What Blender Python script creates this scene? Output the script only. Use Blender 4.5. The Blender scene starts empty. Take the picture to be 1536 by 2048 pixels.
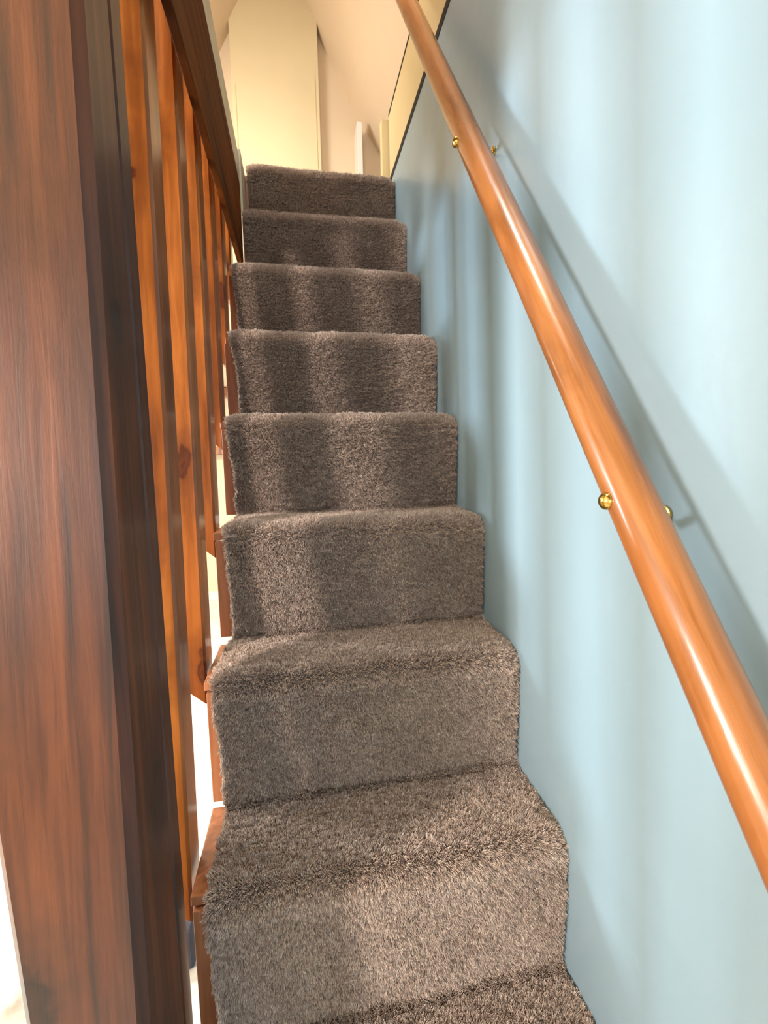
import bpy, bmesh, math, random
from mathutils import Vector, Matrix, noise

random.seed(7)
sc = bpy.context.scene
COL = sc.collection

# ------------------------------------------------------------------ camera
YAW, PITCH, ROLL, FPX = 10.6, -5.7, -1.3, 908.0
CAM = Vector((0.1452, -0.4026, 0.759))
y_, p_, r_ = map(math.radians, (YAW, PITCH, ROLL))
F = Vector((math.sin(y_)*math.cos(p_), math.cos(y_)*math.cos(p_), math.sin(p_)))
R0 = Vector((math.cos(y_), -math.sin(y_), 0))
U0 = R0.cross(F)
RR = math.cos(r_)*R0 + math.sin(r_)*U0
UU = -math.sin(r_)*R0 + math.cos(r_)*U0
cd = bpy.data.cameras.new('camera')
cd.sensor_fit = 'VERTICAL'; cd.sensor_height = 36.0
cd.lens = FPX/2048*36.0
cd.clip_start = 0.01
cam = bpy.data.objects.new('camera', cd); COL.objects.link(cam)
cam.matrix_world = Matrix(((RR.x, UU.x, -F.x, CAM.x), (RR.y, UU.y, -F.y, CAM.y), (RR.z, UU.z, -F.z, CAM.z), (0, 0, 0, 1)))
sc.camera = cam

# ------------------------------------------------------------------ world, lights, exposure
sc.view_settings.view_transform = 'Standard'
sc.view_settings.look = 'None'
sc.view_settings.gamma = 1.0
sc.view_settings.use_curve_mapping = False
sc.view_settings.exposure = 0.22
w = bpy.data.worlds.new('world'); sc.world = w; w.use_nodes = True
w.node_tree.nodes['Background'].inputs[0].default_value = (0.62, 0.78, 1.0, 1)
w.node_tree.nodes['Background'].inputs[1].default_value = 1.0

def area(name, loc, target, sx, sy, power, colour, spread=180):
    l = bpy.data.lights.new(name, 'AREA'); l.shape = 'RECTANGLE'; l.size = sx; l.size_y = sy
    l.energy = power; l.color = colour; l.spread = math.radians(spread)
    o = bpy.data.objects.new(name, l); COL.objects.link(o); o.location = loc
    o.rotation_euler = (Vector(target)-Vector(loc)).to_track_quat('-Z', 'Y').to_euler()
    return o
# daylight entering the two windows of the left wall and the window of the wall behind the viewer
area('window_light_far', (-2.58, 1.30, 1.18), (0.5, 0.0, 0.37), 0.36, 0.50, 72, (0.86, 0.95, 1.0))
area('riser_stripe_light', (-1.22, -0.62, 0.92), (0.15, 0.45, 0.75), 0.13, 0.35, 31, (1.0, 0.88, 0.80))  # unseen source, placed to throw baluster stripes across the risers
area('window_light_near', (-2.58, -1.90, 0.95), (0.1, 0.4, 0.7), 0.6, 0.80, 16, (1.0, 0.90, 0.82))
area('window_light_behind', (-0.2, -2.28, 0.75), (0.3, 0.5, 0.4), 1.2, 0.9, 12, (0.72, 0.86, 1.0))
# unseen loft light, set low to brighten the foot of the landing panel
area('loft_panel_light', (-0.36, 1.25, 2.02), (0.15, 1.95, 1.82), 0.3, 0.3, 8.5, (1.0, 0.96, 0.88))
area('tread_fill_light', (0.05, 0.1, 2.75), (0.15, 0.4, 0), 0.3, 0.3, 12.5, (1.0, 0.95, 0.87))  # added overhead, out of view, to brighten the treads
area('lower_room_fill_light', (-1.35, 2.9, 1.58), (-1.2, 2.9, 0), 0.4, 0.4, 45, (1.0, 0.93, 0.82))  # added fill, lifts the pale floor beyond the balusters

# ------------------------------------------------------------------ measures (metres)
RUN, RISE, W = 0.154, 0.22, 0.516
FLOOR, TOP, CEIL = -0.66, 1.76, 1.62
XL, YB, YF = -2.6, -2.3, 4.75            # lower room: left wall, wall behind, far wall

# ------------------------------------------------------------------ helpers
def tag(o, label=None, cat=None, group=None, kind=None):
    if label: o['label'] = label
    if cat: o['category'] = cat
    if group: o['group'] = group
    if kind: o['kind'] = kind
    return o
def obj(name, bm, mat=None, parent=None, smooth=False):
    me = bpy.data.meshes.new(name); bmesh.ops.recalc_face_normals(bm, faces=bm.faces); bm.to_mesh(me); bm.free()
    if mat: me.materials.append(mat)
    if smooth:
        for p in me.polygons: p.use_smooth = True
    o = bpy.data.objects.new(name, me); COL.objects.link(o)
    if parent: o.parent = parent
    return o
def empty(name, loc):
    o = bpy.data.objects.new(name, None); COL.objects.link(o); o.location = loc; o.empty_display_size = 0.05
    return o
def bx(bm, x0, x1, y0, y1, z0, z1, bevel=0.0, cuts=0):
    r = bmesh.ops.create_cube(bm, size=1.0)
    for v in r['verts']:
        v.co = Vector((x0+(v.co.x+.5)*(x1-x0), y0+(v.co.y+.5)*(y1-y0), z0+(v.co.z+.5)*(z1-z0)))
    if bevel:
        es = list({e for v in r['verts'] for e in v.link_edges})
        bmesh.ops.bevel(bm, geom=es, offset=bevel, segments=3, affect='EDGES', profile=0.6)
    return bm
def box(*a, bevel=0.0): return bx(bmesh.new(), *a, bevel=bevel)
def tube(bm, pts, rad, n=24, cap=True):
    rings = []
    for i, p in enumerate(pts):
        a = Vector(pts[max(i-1, 0)]); b = Vector(pts[min(i+1, len(pts)-1)]); t = (b-a).normalized()
        s = t.cross(Vector((1, 0, 0)) if abs(t.x) < .9 else Vector((0, 1, 0))).normalized(); q = t.cross(s)
        r = rad[i] if isinstance(rad, (list, tuple)) else rad
        rings.append([bm.verts.new(Vector(p)+r*(math.cos(2*math.pi*k/n)*s+math.sin(2*math.pi*k/n)*q)) for k in range(n)])
    for A, B in zip(rings, rings[1:]):
        for k in range(n): bm.faces.new((A[k], A[(k+1) % n], B[(k+1) % n], B[k]))
    if cap: bm.faces.new(rings[0]); bm.faces.new(rings[-1])
    return bm
def sph(bm, c, r, sz=(1, 1, 1)):
    m = Matrix.Translation(c) @ Matrix.Diagonal((*sz, 1))
    bmesh.ops.create_uvsphere(bm, u_segments=24, v_segments=14, radius=r, matrix=m); return bm

# ------------------------------------------------------------------ materials
def srgb(r, g, b):
    f = lambda c: (c/255/12.92) if c/255 <= .04045 else ((c/255+.055)/1.055)**2.4
    return (f(r), f(g), f(b), 1)
class NT:
    def __init__(s, name):
        s.m = bpy.data.materials.new(name); s.m.use_nodes = True; s.t = s.m.node_tree
        s.b = s.t.nodes['Principled BSDF']
    def n(s, typ, **kw):
        nd = s.t.nodes.new(typ)
        for k, v in kw.items():
            if k in nd.inputs: nd.inputs[k].default_value = v
            else: setattr(nd, k, v)
        return nd
    def l(s, a, b): s.t.links.new(a, b)
    def ramp(s, fac, stops):
        r = s.t.nodes.new('ShaderNodeValToRGB'); e = r.color_ramp.elements
        e[0].position, e[0].color = stops[0]; e[1].position, e[1].color = stops[-1]
        for p, c in stops[1:-1]:
            x = e.new(p); x.color = c
        s.l(fac, r.inputs[0]); return r
    def mix(s, fac, a, b, mode='MIX'):
        m = s.t.nodes.new('ShaderNodeMix'); m.data_type = 'RGBA'; m.blend_type = mode
        if hasattr(fac, 'is_linked') or not isinstance(fac, (int, float)): s.l(fac, m.inputs[0])
        else: m.inputs[0].default_value = fac
        for i, v in ((6, a), (7, b)):
            if isinstance(v, tuple): m.inputs[i].default_value = v
            else: s.l(v, m.inputs[i])
        return m.outputs[2]
    def bump(s, h, strength, dist):
        b = s.t.nodes.new('ShaderNodeBump'); b.inputs['Strength'].default_value = strength; b.inputs['Distance'].default_value = dist
        s.l(h, b.inputs['Height']); s.l(b.outputs[0], s.b.inputs['Normal'])
def wood(name, light, mid, dark, knot, rough=0.3, grain=60, stretch=(1, 1, .06), knots=9, coat=0.3, kstretch=(1, 1, .45), kth=.16, spec=.5):
    t = NT(name)
    tc = t.n('ShaderNodeTexCoord'); oi = t.n('ShaderNodeObjectInfo')
    off = t.n('ShaderNodeVectorMath', operation='MULTIPLY_ADD')
    cmb = t.n('ShaderNodeCombineXYZ'); t.l(oi.outputs['Random'], cmb.inputs[0]); t.l(oi.outputs['Random'], cmb.inputs[1]); t.l(oi.outputs['Random'], cmb.inputs[2])
    t.l(cmb.outputs[0], off.inputs[0]); off.inputs[1].default_value = (3.1, 5.7, 9.3); t.l(tc.outputs['Object'], off.inputs[2])
    mp = t.n('ShaderNodeMapping'); mp.inputs['Scale'].default_value = stretch; t.l(off.outputs[0], mp.inputs[0])
    # knots bend the grain round them
    mk = t.n('ShaderNodeMapping'); mk.inputs['Scale'].default_value = kstretch; t.l(off.outputs[0], mk.inputs[0])
    kn = t.n('ShaderNodeTexNoise', Scale=38.0, Detail=2.0); t.l(off.outputs[0], kn.inputs['Vector'])
    kd = t.n('ShaderNodeVectorMath', operation='MULTIPLY_ADD'); t.l(kn.outputs['Color'], kd.inputs[0]); kd.inputs[1].default_value = (.028, .028, .028); t.l(mk.outputs[0], kd.inputs[2])
    vo = t.n('ShaderNodeTexVoronoi', Scale=knots, Randomness=1.0); t.l(kd.outputs[0], vo.inputs['Vector'])
    kr = t.ramp(vo.outputs['Distance'], [(0, (1, 1, 1, 1)), (kth*.35, (.55, .55, .55, 1)), (kth*.6, (.9, .9, .9, 1)), (kth*.8, (0, 0, 0, 1))])
    halo = t.ramp(vo.outputs['Distance'], [(0, (.9, .9, .9, 1)), (kth*.8, (.7, .7, .7, 1)), (kth*2.0, (0, 0, 0, 1))])
    nz = t.n('ShaderNodeTexNoise', Scale=grain, Detail=6.0, Roughness=0.6, Distortion=0.6); t.l(mp.outputs[0], nz.inputs['Vector'])
    wv = t.n('ShaderNodeTexNoise', Scale=grain*.22, Detail=3.0, Roughness=0.5, Distortion=1.6); t.l(mp.outputs[0], wv.inputs['Vector'])
    r1 = t.ramp(wv.outputs[0], [(.30, dark), (.48, mid), (.70, light)])
    r2 = t.ramp(nz.outputs[0], [(.38, (.5, .45, .4, 1)), (.58, (1, 1, 1, 1))])
    c = t.mix(.65, r1.outputs[0], r2.outputs[0], 'MULTIPLY')
    c = t.mix(halo.outputs[0], c, dark)
    c = t.mix(kr.outputs[0], c, knot)
    # slow blotches of worn varnish
    bl = t.n('ShaderNodeTexNoise', Scale=5.0, Detail=3.0); t.l(off.outputs[0], bl.inputs['Vector'])
    rb = t.ramp(bl.outputs[0], [(.4, (.72, .68, .64, 1)), (.62, (1.0, 1.0, 1.0, 1))])
    c = t.mix(.6, c, rb.outputs[0], 'MULTIPLY')
    t.l(c, t.b.inputs['Base Color'])
    rr = t.n('ShaderNodeMapRange'); rr.inputs[3].default_value = rough*.8; rr.inputs[4].default_value = rough*1.5
    t.l(bl.outputs[0], rr.inputs[0]); t.l(rr.outputs[0], t.b.inputs['Roughness'])
    t.b.inputs['Coat Weight'].default_value = coat; t.b.inputs['Coat Roughness'].default_value = .18
    t.b.inputs['Specular IOR Level'].default_value = spec
    t.bump(nz.outputs[0], .25, .002)
    return t.m
def paint(name, col, rough=.5, var=.06, bump=.12, scale=3, spec=.5, bscale=120, bdist=.001):
    t = NT(name); tc = t.n('ShaderNodeTexCoord')
    nz = t.n('ShaderNodeTexNoise', Scale=scale, Detail=4.0); t.l(tc.outputs['Object'], nz.inputs['Vector'])
    lo = tuple(c*(1-var) for c in col[:3])+(1,); hi = tuple(min(1, c*(1+var)) for c in col[:3])+(1,)
    r = t.ramp(nz.outputs[0], [(.35, lo), (.65, hi)]); t.l(r.outputs[0], t.b.inputs['Base Color'])
    t.b.inputs['Roughness'].default_value = rough; t.b.inputs['Specular IOR Level'].default_value = spec
    n2 = t.n('ShaderNodeTexNoise', Scale=bscale, Detail=3.0); t.l(tc.outputs['Object'], n2.inputs['Vector'])
    n3 = t.n('ShaderNodeTexNoise', Scale=9.0, Detail=2.0); t.l(tc.outputs['Object'], n3.inputs['Vector'])
    a = t.n('ShaderNodeMath', operation='MULTIPLY_ADD'); t.l(n3.outputs[0], a.inputs[0]); a.inputs[1].default_value = 6.0; t.l(n2.outputs[0], a.inputs[2])
    t.bump(a.outputs[0], bump, bdist)
    return t.m

M = {}
M['blue'] = paint('blue_satin_paint', srgb(146, 172, 186), rough=.33, var=.035, bump=.35, scale=2, bscale=50, bdist=.0012)
M['cream'] = paint('cream_gloss_paint', srgb(226, 206, 158), rough=.35, var=.05)
M['ivory'] = paint('ivory_wall_paint', srgb(240, 222, 186), rough=.7, var=.03)
M['peach'] = paint('loft_plaster', srgb(226, 205, 176), rough=.8, var=.03, bump=.3)
M['panel'] = paint('yellow_cream_panel_paint', srgb(226, 210, 172), rough=.3, var=.03, bump=.1)
M['white'] = paint('white_skirting_paint', srgb(238, 236, 230), rough=.4, var=.02)
M['greypaint'] = paint('grey_cream_lining_paint', srgb(186, 180, 160), rough=.45, var=.12, scale=12)
M['dark_gap'] = paint('dark_gap', srgb(40, 32, 24), rough=.9)
M['baluster'] = wood('varnished_pine', srgb(194, 120, 54), srgb(164, 92, 35), srgb(106, 54, 19), srgb(70, 28, 12), rough=.28, kth=.24, knots=12)
M['board'] = wood('varnished_pine_board', srgb(128, 70, 22), srgb(106, 56, 16), srgb(72, 36, 10), srgb(44, 20, 8), coat=0, spec=.1, rough=.7, stretch=(1, .06, 1), kstretch=(1, .5, 1), knots=7, kth=.1)
M['newel'] = wood('dark_stained_pine', srgb(116, 62, 30), srgb(90, 44, 21), srgb(56, 28, 15), srgb(30, 17, 13), rough=.42, grain=130, stretch=(1, 1, .03), knots=9, kth=.27, coat=.2)
M['rail'] = wood('varnished_oak_rail', srgb(192, 130, 76), srgb(172, 108, 56), srgb(134, 78, 37), srgb(100, 48, 20), rough=.26, grain=90, stretch=(1, .06, .06), kstretch=(1, .5, .5), knots=3, kth=.05, coat=.4)
M['stairwood'] = wood('stair_riser_wood', srgb(196, 134, 94), srgb(180, 114, 74), srgb(156, 92, 54), srgb(110, 52, 26), rough=.4, knots=3, kth=.05, coat=.1)

t = NT('brass'); t.b.inputs['Base Color'].default_value = srgb(214, 178, 96); t.b.inputs['Metallic'].default_value = 1; t.b.inputs['Roughness'].default_value = .22; M['brass'] = t.m

t = NT('carpet_backing'); tc = t.n('ShaderNodeTexCoord')
nz = t.n('ShaderNodeTexNoise', Scale=180.0, Detail=4.0); t.l(tc.outputs['Object'], nz.inputs['Vector'])
r = t.ramp(nz.outputs[0], [(.35, srgb(120, 102, 92)), (.65, srgb(170, 150, 136))]); t.l(r.outputs[0], t.b.inputs['Base Color'])
t.b.inputs['Roughness'].default_value = 1; t.bump(nz.outputs[0], .6, .004); M['carpet'] = t.m
t = NT('carpet_pile'); hi = t.n('ShaderNodeHairInfo')
r = t.ramp(hi.outputs['Random'], [(0, srgb(196, 172, 160)), (.5, srgb(232, 212, 198)), (1, srgb(254, 242, 228))])
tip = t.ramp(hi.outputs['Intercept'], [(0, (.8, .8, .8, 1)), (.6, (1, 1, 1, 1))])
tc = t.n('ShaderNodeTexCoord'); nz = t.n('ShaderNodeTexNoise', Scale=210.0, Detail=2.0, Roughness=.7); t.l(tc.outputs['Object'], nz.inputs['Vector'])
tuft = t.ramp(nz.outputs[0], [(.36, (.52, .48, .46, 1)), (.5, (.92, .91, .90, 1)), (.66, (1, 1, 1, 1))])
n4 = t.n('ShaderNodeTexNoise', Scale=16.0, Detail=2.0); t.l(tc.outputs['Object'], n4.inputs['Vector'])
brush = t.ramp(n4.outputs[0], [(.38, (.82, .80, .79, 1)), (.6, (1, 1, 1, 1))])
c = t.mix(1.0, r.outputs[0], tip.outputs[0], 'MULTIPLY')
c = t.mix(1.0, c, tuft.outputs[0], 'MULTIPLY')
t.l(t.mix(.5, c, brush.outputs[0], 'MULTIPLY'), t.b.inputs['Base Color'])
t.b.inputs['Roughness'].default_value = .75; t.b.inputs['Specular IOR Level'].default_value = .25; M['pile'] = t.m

t = NT('pale_marbled_vinyl'); tc = t.n('ShaderNodeTexCoord')
nz = t.n('ShaderNodeTexNoise', Scale=5.0, Detail=8.0, Distortion=2.2); t.l(tc.outputs['Object'], nz.inputs['Vector'])
r = t.ramp(nz.outputs[0], [(.44, srgb(240, 234, 224)), (.5, srgb(222, 216, 206)), (.56, srgb(242, 236, 228))]); t.l(r.outputs[0], t.b.inputs['Base Color'])
t.b.inputs['Roughness'].default_value = .35; M['floor'] = t.m
M['wool'] = paint('pale_wool', srgb(222, 214, 200), rough=1, var=.1, bump=.5, scale=30)
M['bag'] = paint('dark_grey_canvas', srgb(62, 62, 72), rough=.8, var=.2, scale=20)

# ------------------------------------------------------------------ the setting
def struct(name, bm, mat, parent=None, smooth=False):
    o = obj(name, bm, mat, parent, smooth)
    if not parent: o['kind'] = 'structure'
    return o
struct('floor', box(XL-.1, W+.1, YB-.1, YF+.1, FLOOR-.08, FLOOR), M['floor'])
struct('wall_right', box(W, W+.10, YB, 1.32, FLOOR, 1.776), M['blue'])
# left wall with two window openings
bm = bmesh.new()
def wall_y(bm, x0, x1, y0, y1, z0, z1, holes):
    y = y0
    for (a, b, c, d) in sorted(holes):
        bx(bm, x0, x1, y, a, z0, z1); bx(bm, x0, x1, a, b, z0, c); bx(bm, x0, x1, a, b, d, z1); y = b
    bx(bm, x0, x1, y, y1, z0, z1)
wall_y(bm, XL-.1, XL, YB, YF, FLOOR, CEIL, [(1.0, 1.6, .83, 1.53), (-2.25, -1.55, .5, 1.4)])
struct('wall_left', bm, M['ivory'])
bm = bmesh.new()
bx(bm, XL-.1, -.9, YB-.1, YB, FLOOR, CEIL); bx(bm, -.9, .5, YB-.1, YB, FLOOR, .25); bx(bm, -.9, .5, YB-.1, YB, 1.25, CEIL+1.6); bx(bm, .5, W+.1, YB-.1, YB, FLOOR, CEIL+1.6)
struct('wall_back', bm, M['ivory'])
struct('wall_front', box(XL-.1, W+.1, YF, YF+.1, FLOOR, CEIL), M['ivory'])
struct('baseboard_front', box(XL, W, YF-.018, YF, FLOOR, FLOOR+.10, bevel=.004), M['white'])
struct('baseboard_left', box(XL, XL+.018, YB, YF-.018, FLOOR, FLOOR+.10, bevel=.004), M['white'])
def window(name, axis, c, hw, z0, z1):
    e = bpy.data.objects.new(name, None); COL.objects.link(e); e['kind'] = 'structure'
    bm = bmesh.new(); f = .045
    def seg(a, b, za, zb):
        if axis == 'x': bx(bm, c[0]-.03, c[0]+.03, c[1]+a, c[1]+b, za, zb)
        else: bx(bm, c[0]+a, c[0]+b, c[1]-.03, c[1]+.03, za, zb)
    seg(-hw, -hw+f, z0, z1); seg(hw-f, hw, z0, z1); seg(-hw+f, hw-f, z0, z0+f); seg(-hw+f, hw-f, z1-f, z1)
    obj('window_frame', bm, M['white'], e)
window('window_1', 'x', (XL-.05, 1.3), .3, .83, 1.53)
window('window_2', 'x', (XL-.05, -1.9), .35, .5, 1.4)
window('window_3', 'y', (-.2, YB-.05), .7, .25, 1.25)
# slab between the storeys: ceiling of the room below, floor of the loft
struct('ceiling', box(XL-.1, -.035, YB-.1, YF+.1, CEIL, TOP-.012), M['ivory'])
struct('floor_loft', box(-1.2, W+.75, 1.32, 2.1, CEIL+.03, TOP-.004), M['carpet'])
struct('ceiling_far', box(-.035, W+.1, 1.45, YF+.1, CEIL-.02, CEIL+.025), M['ivory'])
# loft: end wall, two roof slopes, knee wall
struct('wall_loft', box(-1.2, 1.35, 2.0, 2.08, TOP-.1, 3.6), M['peach'])
def slope(sign):
    pts = [(.13+sign*.19, 2.83), (.13+sign*.38, 2.468), (.13+sign*.60, 2.16), (.13+sign*1.0, 1.74)]
    top = (.13+sign*.0, 3.19)
    pts = [top]+pts
    bm = bmesh.new(); y0, y1, th = YB-.1, 2.02, .05
    A = []
    for (x, z) in pts:
        A.append([bm.verts.new((x, y0, z)), bm.verts.new((x, y1, z)), bm.verts.new((x+sign*th, y1, z+th*.4)), bm.verts.new((x+sign*th, y0, z+th*.4))])
    for P, Q in zip(A, A[1:]):
        for k in range(4): bm.faces.new((P[k], P[(k+1) % 4], Q[(k+1) % 4], Q[k]))
    bm.faces.new(A[0]); bm.faces.new(A[-1]); return bm
struct('ceiling_slope_right', slope(1), M['peach'])
struct('ceiling_slope_left', slope(-1), M['peach'])
bm = box(-.082, .318, 1.95, 2.0, TOP, 3.5, bevel=.003)
pn = struct('wall_panel', bm, M['panel'])
bm = bmesh.new()
bx(bm, -.068, -.064, 1.947, 1.952, TOP, 2.52); bx(bm, .298, .301, 1.947, 1.952, TOP, 2.6)
obj('panel_joint', bm, M['cream'], pn)
struct('trim_knee_stud', box(.488, .512, 1.90, 2.0, TOP, 2.39, bevel=.002), M['white'])
struct('trim_stair_fascia', box(W, W+.022, YB, 1.315, 1.794, 2.004, bevel=.002), M['cream'])
struct('trim_gap_backing', bx(box(W-.0012, W+.02, YB, 1.318, 1.774, 1.795), W-.001, W+.018, YB, 1.315, 2.003, 2.012), M['dark_gap'])
struct('trim_fascia_post', box(.492, .520, 1.330, 1.362, TOP-.02, 2.005, bevel=.002), M['cream'])
struct('trim_ceiling_lining', box(-.034, .008, YB, 1.115, 1.622, 1.708, bevel=.003), M['greypaint'])
struct('trim_landing_lining', box(-.034, .014, 1.118, 1.34, 1.54, 1.722, bevel=.003), M['greypaint'])

# ------------------------------------------------------------------ staircase and its carpet
st = empty('staircase', (0.25, 0.0, FLOOR))
tag(st, 'steep straight wooden staircase with orange brown tread ends, rising along the blue wall', 'staircase')
def under(o, parent):
    o.parent = parent; o.matrix_parent_inverse = Matrix.Translation(-parent.location); return o
for k in range(-2, 9):
    zk = k*RISE
    x1 = W-.002
    xl = -.012 if k < 5 else (-.018 if k < 7 else .012)
    o = obj('riser', box(xl+random.uniform(-.001, .001), x1, k*RUN+.020, k*RUN+.036, zk-RISE+.001 if k > -2 else FLOOR, zk-.034, bevel=.0015), M['stairwood']); under(o, st)
    if k < 8:
        o = obj('tread', box(-.016 if k < 6 else (-.012 if k < 7 else .012), x1, k*RUN+.026, (k+1)*RUN+.034, zk-.032, zk-.018, bevel=.002), M['stairwood']); under(o, st)
    else:
        o = obj('tread', box(.024, x1, k*RUN+.018, 1.316, zk-.032, zk-.018, bevel=.002), M['stairwood']); under(o, st)
# inner string carrying the treads from below
bm = bmesh.new()
def string(bm, xa, xb):
    P = [(-2*RUN+.06, FLOOR), (7.6*RUN+.06, 7.6*RISE-.1), (7.6*RUN+.06, 7.6*RISE-.36), (-.6*RUN+.06, FLOOR)]
    A = [bm.verts.new((xa, y, z)) for y, z in P]; B = [bm.verts.new((xb, y, z)) for y, z in P]
    bm.faces.new(A); bm.faces.new(B)
    for i in range(4): bm.faces.new((A[i], A[(i+1) % 4], B[(i+1) % 4], B[i]))
string(bm, .03, .055); o = obj('string_board', bm, M['stairwood']); under(o, st)

LEFT = {1: (.001, .006), 2: (-.006, .001), 3: (.001, .006), 4: (-.008, .002), 5: (-.008, .004), 6: (-.012, -.006), 7: (.010, .012), 8: (.016, .018)}
def profile():
    """(y, z, step, nosing weight) along the carpet from the floor up"""
    out = []
    for k in range(-2, 9):
        y0, z0 = k*RUN, k*RISE
        ov = .012
        r = .026
        # riser, slightly tucked in under the nosing
        zb = z0-RISE
        for i in range(14):
            f = i/14
            z = zb+f*(RISE-r-.008)
            y = y0+.006+ov*(1-f)**1.3
            out.append((y, z-.0+(.004 if i == 0 else 0), k, max(0, f-.55)/.45))
        for i in range(9):
            a = math.pi/2*i/8
            out.append((y0+.004+r-r*math.cos(a), z0-.008-r+r*math.sin(a), k, 1.0))
        yend = (k+1)*RUN+.006+ov if k < 8 else 1.40
        for i in range(1, 10):
            f = i/10
            out.append((y0+.004+r+(yend-y0-.004-r)*f, z0-.008, k, 1.0-f*.9))
    return out
PR = profile()
NX = 80
bm = bmesh.new(); rows = []
dl = bm.verts.layers.deform.verify()
for (y, z, k, nw) in PR:
    a, b = LEFT.get(k, (0, .005))
    nm = noise.noise(Vector((y*40, z*40, 3.3)))*.003+noise.noise(Vector((y*150, z*150, 8.3)))*.002
    xl = b+(a-b)*nw+nm+.006
    xr = W-.004
    row = []
    for i in range(NX+1):
        u = i/NX
        x = xl+(xr-xl)*u
        dy = noise.noise(Vector((x*9, y*9+k*3, z*9)))*.004+noise.noise(Vector((x*30, y*30, z*30)))*.0016
        dz = noise.noise(Vector((x*8+7, y*8, z*8+k)))*.0035+noise.noise(Vector((x*34, y*34+5, z*34)))*.0014
        # the outer right end of each nosing rounds off where it meets the wall
        rr = max(0, (u-.93)/.07)**2*.012*nw
        ll = max(0, (.05-u)/.05)**2*.007*nw
        v = bm.verts.new((x, y+dy+(rr+ll)*.6, z+dz-rr-ll)); row.append(v)
        v[dl][0] = 1.0 if y > -.10 else .05
    rows.append(row)
for A, B in zip(rows, rows[1:]):
    for i in range(NX): bm.faces.new((A[i], A[i+1], B[i+1], B[i]))
me = bpy.data.meshes.new('stair_carpet'); bm.to_mesh(me)
# face normals must look up and towards the foot of the stairs
up = sum(p.normal.z for p in me.polygons)
if up < 0: me.flip_normals()
bm.free()
for p in me.polygons: p.use_smooth = True
me.materials.append(M['carpet']); me.materials.append(M['pile'])
carpet = bpy.data.objects.new('stair_carpet', me); COL.objects.link(carpet)
tag(carpet, 'taupe grey brown deep pile carpet fitted over the treads and risers of the stairs', 'carpet')
vg = carpet.vertex_groups.new(name='density')
pile = carpet.copy(); pile.data = me.copy(); pile.name = 'pile'; COL.objects.link(pile); pile.parent = carpet
for key in ('label', 'category'):
    if key in pile: del pile[key]
pile['kind'] = 'stuff'
md = pile.modifiers.new('pile', 'PARTICLE_SYSTEM'); ps = pile.particle_systems[0]; s = ps.settings
s.type = 'HAIR'; s.count = 60000; s.hair_step = 3; s.display_step = 3; s.render_step = 3; s.hair_length = .0034
s.emit_from = 'FACE'; s.use_emit_random = True; s.use_even_distribution = True
ps.vertex_group_density = 'density'
s.use_advanced_hair = True
s.normal_factor = .0034; s.factor_random = .0007; s.brownian_factor = .0004; s.length_random = .35
s.object_align_factor = (0, -.0003, -.0006)
s.child_type = 'INTERPOLATED'; s.rendered_child_count = 22; s.child_percent = 1
s.child_length = 1.0; s.roughness_2 = .003; s.roughness_2_size = .6; s.roughness_endpoint = .0022; s.clump_factor = .3; s.clump_shape = .2
s.root_radius = .5; s.tip_radius = .3; s.radius_scale = .0014; s.material = 2
pile.show_instancer_for_render = False

# ------------------------------------------------------------------ newel post, balusters, trimmer board
bm = bmesh.new()
nr = []
for z in (FLOOR, .2, .5, .8, 1.2, CEIL-.001):
    xl = -.137-.045*(z-.35) if z > .2 else -.125
    yf = .024+.042*max(0, z-.2); yr = .137; c = .009
    P = [(xl+c, yf), (-.0205-c, yf), (-.0205, yf+c), (-.0205, yr-.004), (-.0245, yr), (xl+c, yr), (xl, yr-c), (xl, yf+c)]
    nr.append([bm.verts.new((x+.0735, y-.0915, z-FLOOR)) for x, y in P])
for A, B in zip(nr, nr[1:]):
    for k in range(8): bm.faces.new((A[k], A[(k+1) % 8], B[(k+1) % 8], B[k]))
bm.faces.new(nr[0]); bm.faces.new(nr[-1])
nw = obj('newel_post', bm, M['newel'])
nw.location = (-.0735, .0915, FLOOR)
tag(nw, 'thick dark red brown stained newel post, largest post at the foot of the stairs', 'post')

board = obj('trimmer_board', box(-.006, .008, -1.2, 1.115, 1.372, 1.622, bevel=.002), M['board'])
tag(board, 'long horizontal varnished pine board across the baluster tops, edging the stairwell opening', 'board')

BW, BD, LEAN = .046, .056, .055
def baluster_mesh(zb, zt):
    """square bar, foot mitred across the width so that its stair side hangs lowest"""
    bm = bmesh.new(); n = 12; rings = []; b = .004
    def sec(x0, x1, y0, y1):
        return [(x0+b, y0), (x1-b, y0), (x1, y0+b), (x1, y1-b), (x1-b, y1), (x0+b, y1), (x0, y1-b), (x0, y0+b)]
    for i in range(n+1):
        f = i/n; ring = []
        for (x, y) in sec(-BW, 0, 0, BD):
            z0 = zb+(-x)*.85
            z = z0+(zt-z0)*f
            wob = noise.noise(Vector((0, zb*3, z*1.6)))*.0015
            ring.append(bm.verts.new((x+wob*.5, y+(z-.7)*LEAN+wob, z)))
        rings.append(ring)
    for A, B in zip(rings, rings[1:]):
        for k in range(8): bm.faces.new((A[k], A[(k+1) % 8], B[(k+1) % 8], B[k]))
    bm.faces.new(rings[0]); bm.faces.new(rings[-1]); return bm
BLAB = {
 0: 'grey brown weathered square baluster tight behind the thick newel post',
 1: 'bright orange pine square baluster nearest the thick newel post, knotty, with mitred foot',
 2: 'orange brown pine baluster directly behind the brightest front baluster, mitred foot by the third riser',
 3: 'orange pine baluster third in the row after the newel, foot beside a pale gap',
 4: 'narrow looking pine baluster, fourth behind the newel, foot above a pale gap',
 5: 'pine baluster fifth behind the newel, foot beside the upper thin pale gap',
 6: 'pine baluster sixth behind the newel, beside the sixth carpeted step',
 7: 'farthest short pine baluster under the end of the horizontal board',
}
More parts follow.
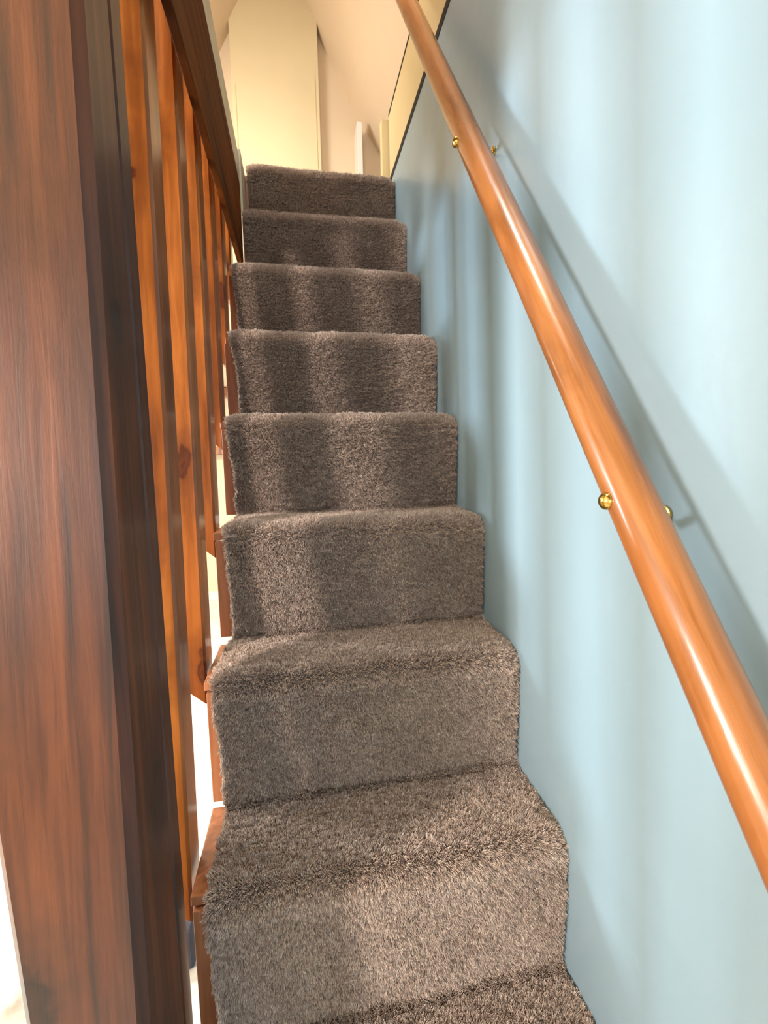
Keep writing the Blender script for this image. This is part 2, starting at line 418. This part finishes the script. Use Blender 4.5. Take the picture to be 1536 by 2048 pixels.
YB_ = {0: .139, 1: .232, 2: .394, 3: .545, 4: .698, 5: .850, 6: 1.0}
for k, yy in YB_.items():
    zb = -.06 if k == 0 else .163+.2+.22*(k-2)
    zt = CEIL
    bm = baluster_mesh(zb, zt)
    if k == 0:
        for v in bm.verts: v.co.y = (v.co.y-(v.co.z-.7)*LEAN)*.6
    o = obj('baluster', bm, M['newel'] if k == 0 else M['baluster'])
    o.location = (-.0205, yy, 0)
    tag(o, BLAB[k], 'baluster', 'square balusters between newel post and landing')

# ------------------------------------------------------------------ handrail and its brackets
RX = .452
def rz(y): return .763+1.43*y
hr = empty('handrail', (RX, .2, rz(.2)))
tag(hr, 'round varnished orange brown wooden handrail sloping up the pale blue wall', 'handrail')
L = Vector((0, 1, 1.43)).normalized()
bm = bmesh.new(); pts = []; rad = []
for i in range(41):
    y = -.62+i*(1.02+.62)/40
    pts.append((RX+noise.noise(Vector((y*3, 1, 0)))*.0012, y, rz(y)+noise.noise(Vector((y*2.2, 5, 0)))*.002)); rad.append(.0222+noise.noise(Vector((y*5, 9, 0)))*.0004)
tube(bm, pts, rad, 32); o = obj('rail', bm, M['rail'], smooth=True); under(o, hr)
def under_(o, b):
    o.parent = b; o.matrix_parent_inverse = Matrix.Translation(-Vector(b.location))
def bracket(yb, zb, xb, yw, zw):
    """arm from the wall under the rail with a ball at its free end"""
    b = empty('rail_bracket', (W, yw, zw)); b.parent = hr; b.matrix_parent_inverse = Matrix.Translation(-hr.location)
    bm = bmesh.new(); tube(bm, [(W-.0004, yw, zw), (W-.003, yw, zw), (W-.004, yw, zw)], [.010, .010, .007], 20)
    o = obj('wall_rose', bm, M['brass']); under_(o, b)
    bm = bmesh.new(); pp = [(W-.002, yw, zw), (W-.012, yw, zw-.001), (W-.03, yw*.7+yb*.3, zw-.003), (xb+.02, yb, zb), (xb, yb, zb)]
    tube(bm, pp, .0045, 16); o = obj('bracket_arm', bm, M['brass'], smooth=True); under_(o, b)
    bm = bmesh.new(); sph(bm, (xb, yb, zb), .0085, (.8, 1, 1)); o = obj('bracket_knob', bm, M['brass'], smooth=True); under_(o, b)
    yr = (yb+1.43*(zb-.763))/(1+1.43**2)
    bm = bmesh.new(); tube(bm, [(RX, yb, zb), (RX, yr, rz(yr))], .006, 12); o = obj('bracket_pin', bm, M['brass'], smooth=True); under_(o, b)
bracket(-.022, .722, .430, .002, .703)
bracket(.382, 1.301, .430, .424, 1.318)

# ------------------------------------------------------------------ things on the floor and the far wall
for (x0, x1, z0, z1, lab) in ((-.80, -.45, .925, 1.005, 'narrow orange wooden wall shelf, the lower one seen through the baluster gap'),
                              (-.72, -.42, 1.52, 1.61, 'orange wooden wall shelf high on the far wall, the upper one')):
    o = obj('wall_shelf', box(x0, x1, YF-.14, YF, z0, z1, bevel=.004), M['baluster']); tag(o, lab, 'shelf', 'wooden shelves on the far wall')

bm = bmesh.new(); n = 40; cx, cy = -.74, .86
rows = []
for j in range(n+1):
    row = []
    for i in range(n+1):
        u, v = i/n*2-1, j/n*2-1
        r = 1+.12*noise.noise(Vector((u*2, v*2, 1)))
        x, y = cx+u*.16*r, cy+v*.12*r
        e = max(0, 1-(u*u+v*v)*.9)
        h = .004+.045*min(1, e*1.6)*(0.6+.5*abs(noise.noise(Vector((x*16, y*16, 0)))))+.01*abs(noise.noise(Vector((x*60, y*60, 3))))*min(1, e*3)
        if i in (0, n) or j in (0, n): h = .001
        row.append(bm.verts.new((x, y, FLOOR+h)))
    rows.append(row)
for A, B in zip(rows, rows[1:]):
    for i in range(n): bm.faces.new((A[i], A[i+1], B[i+1], B[i]))
o = obj('fleece', bm, M['wool'], smooth=True)
tag(o, 'pale crumpled fleece lying on the marbled floor left of the newel post', 'fleece')

bm = box(-.36, -.20, .84, 1.06, FLOOR, FLOOR+.13, bevel=.02)
o = obj('storage_box', bm, M['bag'])
tag(o, 'dark blue grey box on the pale floor between newel post and stairs', 'box')
